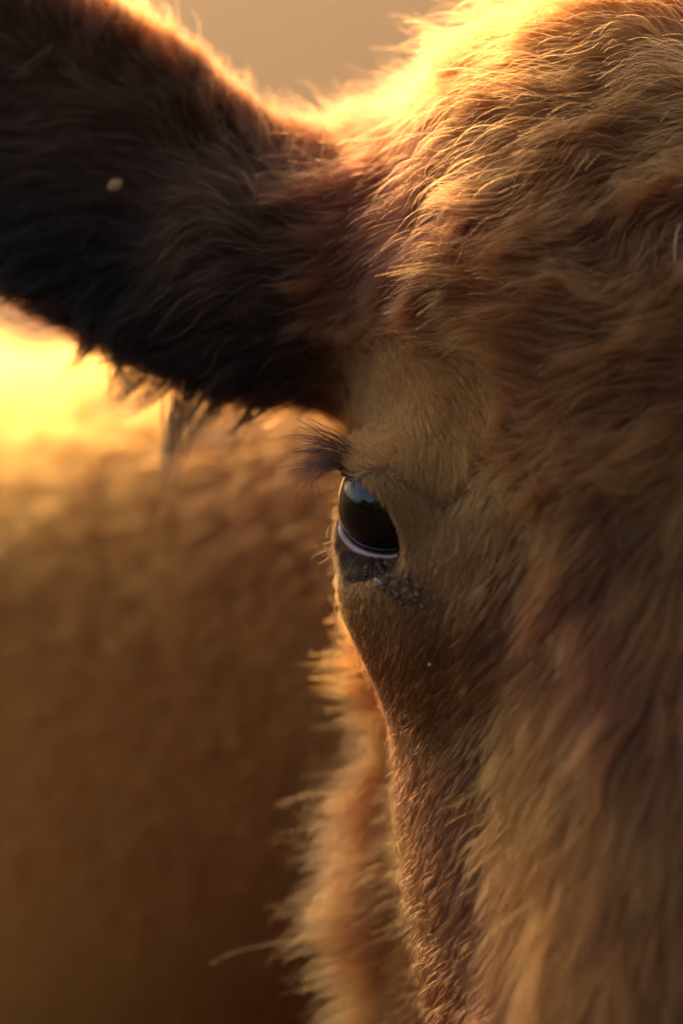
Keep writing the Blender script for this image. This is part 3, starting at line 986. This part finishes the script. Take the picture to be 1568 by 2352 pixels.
lumps("dust_speck", [(toward(raycast(986, 1527), 0.003), np.array([.0006, .0007, .0005]))], PALE, "tiny white speck of dust on the short brown cheek hair", "speck", 5)
ps = raycast(265, 425)
lumps("seed", [(toward(ps if ps is not None else V(265, 425, .08), 0.014), np.array([.0034, .0028, .0024]))], SEED, "round tan seed caught in the dark hair of the ear", "seed", 6, rough=0.05)
lumps("leaf_scrap", [(toward(raycast(1539, 272), 0.011), np.array([.0009, .0022, .0004]))], GREEN, "tiny green leaf scrap in the forehead whorl by the short straw", "leaf scrap", 8)

def straw(name, path, rad, mat, label, cat, lift=0.010, depth=None):
    pts = []
    for px, py in path:
        p = raycast(px, py)
        pts.append(toward(p, lift))
    pts = np.array(pts)
    ym = pts[:, 1].mean(); pts[:, 1] = ym + (pts[:, 1] - ym) * 0.3
    n, mseg = len(pts), 8
    v, f = [], []
    for i, p in enumerate(pts):
        t = nrm(pts[min(i + 1, n - 1)] - pts[max(i - 1, 0)])
        a = nrm(np.cross(t, [0.1, 1, 0.2])); b = np.cross(t, a)
        rr = rad * (0.75 if i in (0, n - 1) else 1.0)
        for j in range(mseg):
            g = 2 * math.pi * j / mseg
            v.append(p + a * math.cos(g) * rr + b * math.sin(g) * rr * 0.6)
    for i in range(n - 1):
        for j in range(mseg):
            f.append((i * mseg + j, i * mseg + (j + 1) % mseg, (i + 1) * mseg + (j + 1) % mseg, (i + 1) * mseg + j))
    f.append(tuple(range(mseg))[::-1]); f.append(tuple(range((n - 1) * mseg, n * mseg)))
    o0 = to_world(pts.mean(0))
    o = mesh_obj(name, to_world(np.array(v)), f, mat, None, smooth=False, origin=o0)
    o.location = tuple(o0)
    return tag(o, label, cat, "scraps of straw in the forehead hair")
straw("straw", [(1344, 390), (1360, 370), (1378, 353)], 0.00050, STRAW, "longest pale yellow straw, lying slanted on the brown forehead hair", "straw", 0.013)
straw("straw", [(1289, 271), (1294, 284), (1301, 288), (1298, 300), (1305, 306)], 0.00035, STRAW, "small kinked pale straw high on the forehead, between the longer straws", "straw", 0.013)
straw("straw", [(1516, 279), (1526, 266), (1533, 255)], 0.00038, STRAW, "short straight straw beside the green leaf scrap in the whorl", "straw", 0.013)
straw("straw", [(1550, 600), (1548, 565), (1552, 535), (1559, 515)], 0.00036, STRAW, "curved pale straw standing upright at the edge of the forehead", "straw", 0.019)

# ------------------------------------------------------------------ a dark hedge behind the photographer: the eye mirrors it
def hedge():
    m, nt, out = new_mat("hedge_leaves")
    b = nt.nodes.new("ShaderNodeBsdfPrincipled")
    tc = nt.nodes.new("ShaderNodeTexCoord"); n1 = nt.nodes.new("ShaderNodeTexNoise"); n1.inputs["Scale"].default_value = 3
    cr = nt.nodes.new("ShaderNodeValToRGB")
    cr.color_ramp.elements[0].color = (0.020, 0.022, 0.010, 1); cr.color_ramp.elements[1].color = (0.050, 0.045, 0.020, 1)
    nt.links.new(tc.outputs["Object"], n1.inputs["Vector"]); nt.links.new(n1.outputs["Fac"], cr.inputs[0]); nt.links.new(cr.outputs[0], b.inputs["Base Color"])
    b.inputs["Roughness"].default_value = 0.8
    nt.links.new(b.outputs[0], out.inputs[0])
    r = np.random.default_rng(55)
    n = 16000
    x = r.uniform(-16, 10, n); top = 3.4 + 0.8 * np.sin(x * 0.9) + 0.5 * np.sin(x * 2.3 + 1)
    c = np.stack([x, -7.5 + r.normal(0, 0.7, n) - 0.02 * (x + 4) ** 2 * -1, r.random(n) ** 0.8 * top], -1)
    a = nrm(r.normal(size=(n, 3))); bb = nrm(np.cross(a, r.normal(size=(n, 3))))
    sz = r.uniform(0.10, 0.22, n)[:, None]
    v = np.stack([c - a * sz, c + bb * sz * 0.55, c + a * sz, c - bb * sz * 0.55], 1).reshape(-1, 3)
    o = mesh_obj("hedge", v, np.arange(n * 4).reshape(-1, 4), m, None, smooth=False)
    tag(o, "dark leafy hedge across the field, mirrored in the eye of the cow", "hedge", kind="stuff")
hedge()

# ------------------------------------------------------------------ ground
def ground_mat():
    m, nt, out = new_mat("dry_field")
    b = nt.nodes.new("ShaderNodeBsdfPrincipled")
    tc = nt.nodes.new("ShaderNodeTexCoord")
    n1 = nt.nodes.new("ShaderNodeTexNoise"); n1.inputs["Scale"].default_value = 0.9; n1.inputs["Detail"].default_value = 8
    n2 = nt.nodes.new("ShaderNodeTexNoise"); n2.inputs["Scale"].default_value = 28; n2.inputs["Detail"].default_value = 8
    for n in (n1, n2): nt.links.new(tc.outputs["Object"], n.inputs["Vector"])
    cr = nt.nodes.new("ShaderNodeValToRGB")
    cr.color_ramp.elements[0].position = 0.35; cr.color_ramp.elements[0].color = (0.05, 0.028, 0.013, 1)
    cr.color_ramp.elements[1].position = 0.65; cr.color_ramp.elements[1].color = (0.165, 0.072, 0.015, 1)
    # darker ground round the animal, dry grass farther off
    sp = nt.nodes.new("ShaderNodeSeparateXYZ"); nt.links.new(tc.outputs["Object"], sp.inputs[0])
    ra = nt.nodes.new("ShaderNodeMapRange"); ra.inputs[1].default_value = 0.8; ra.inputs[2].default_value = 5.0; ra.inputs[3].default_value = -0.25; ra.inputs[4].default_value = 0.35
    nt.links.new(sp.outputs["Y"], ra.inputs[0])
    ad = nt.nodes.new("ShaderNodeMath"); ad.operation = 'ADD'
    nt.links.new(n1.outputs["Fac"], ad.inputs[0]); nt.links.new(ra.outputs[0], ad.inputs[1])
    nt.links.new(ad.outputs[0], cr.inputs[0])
    mx = nt.nodes.new("ShaderNodeMix"); mx.data_type = 'RGBA'; mx.blend_type = 'MULTIPLY'; mx.inputs[0].default_value = 0.6
    nt.links.new(cr.outputs[0], mx.inputs[6]); nt.links.new(n2.outputs["Color"], mx.inputs[7])
    nt.links.new(mx.outputs[2], b.inputs["Base Color"])
    bp = nt.nodes.new("ShaderNodeBump"); bp.inputs["Distance"].default_value = 0.006
    nt.links.new(n2.outputs["Fac"], bp.inputs["Height"]); nt.links.new(bp.outputs[0], b.inputs["Normal"])
    b.inputs["Roughness"].default_value = 0.9
    b.inputs["Specular IOR Level"].default_value = 0.1
    nt.links.new(b.outputs[0], out.inputs[0])
    return m
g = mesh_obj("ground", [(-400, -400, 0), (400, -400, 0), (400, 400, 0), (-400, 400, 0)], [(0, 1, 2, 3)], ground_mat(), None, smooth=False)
g["kind"] = "structure"
print("done", round(time.time() - T0, 1))
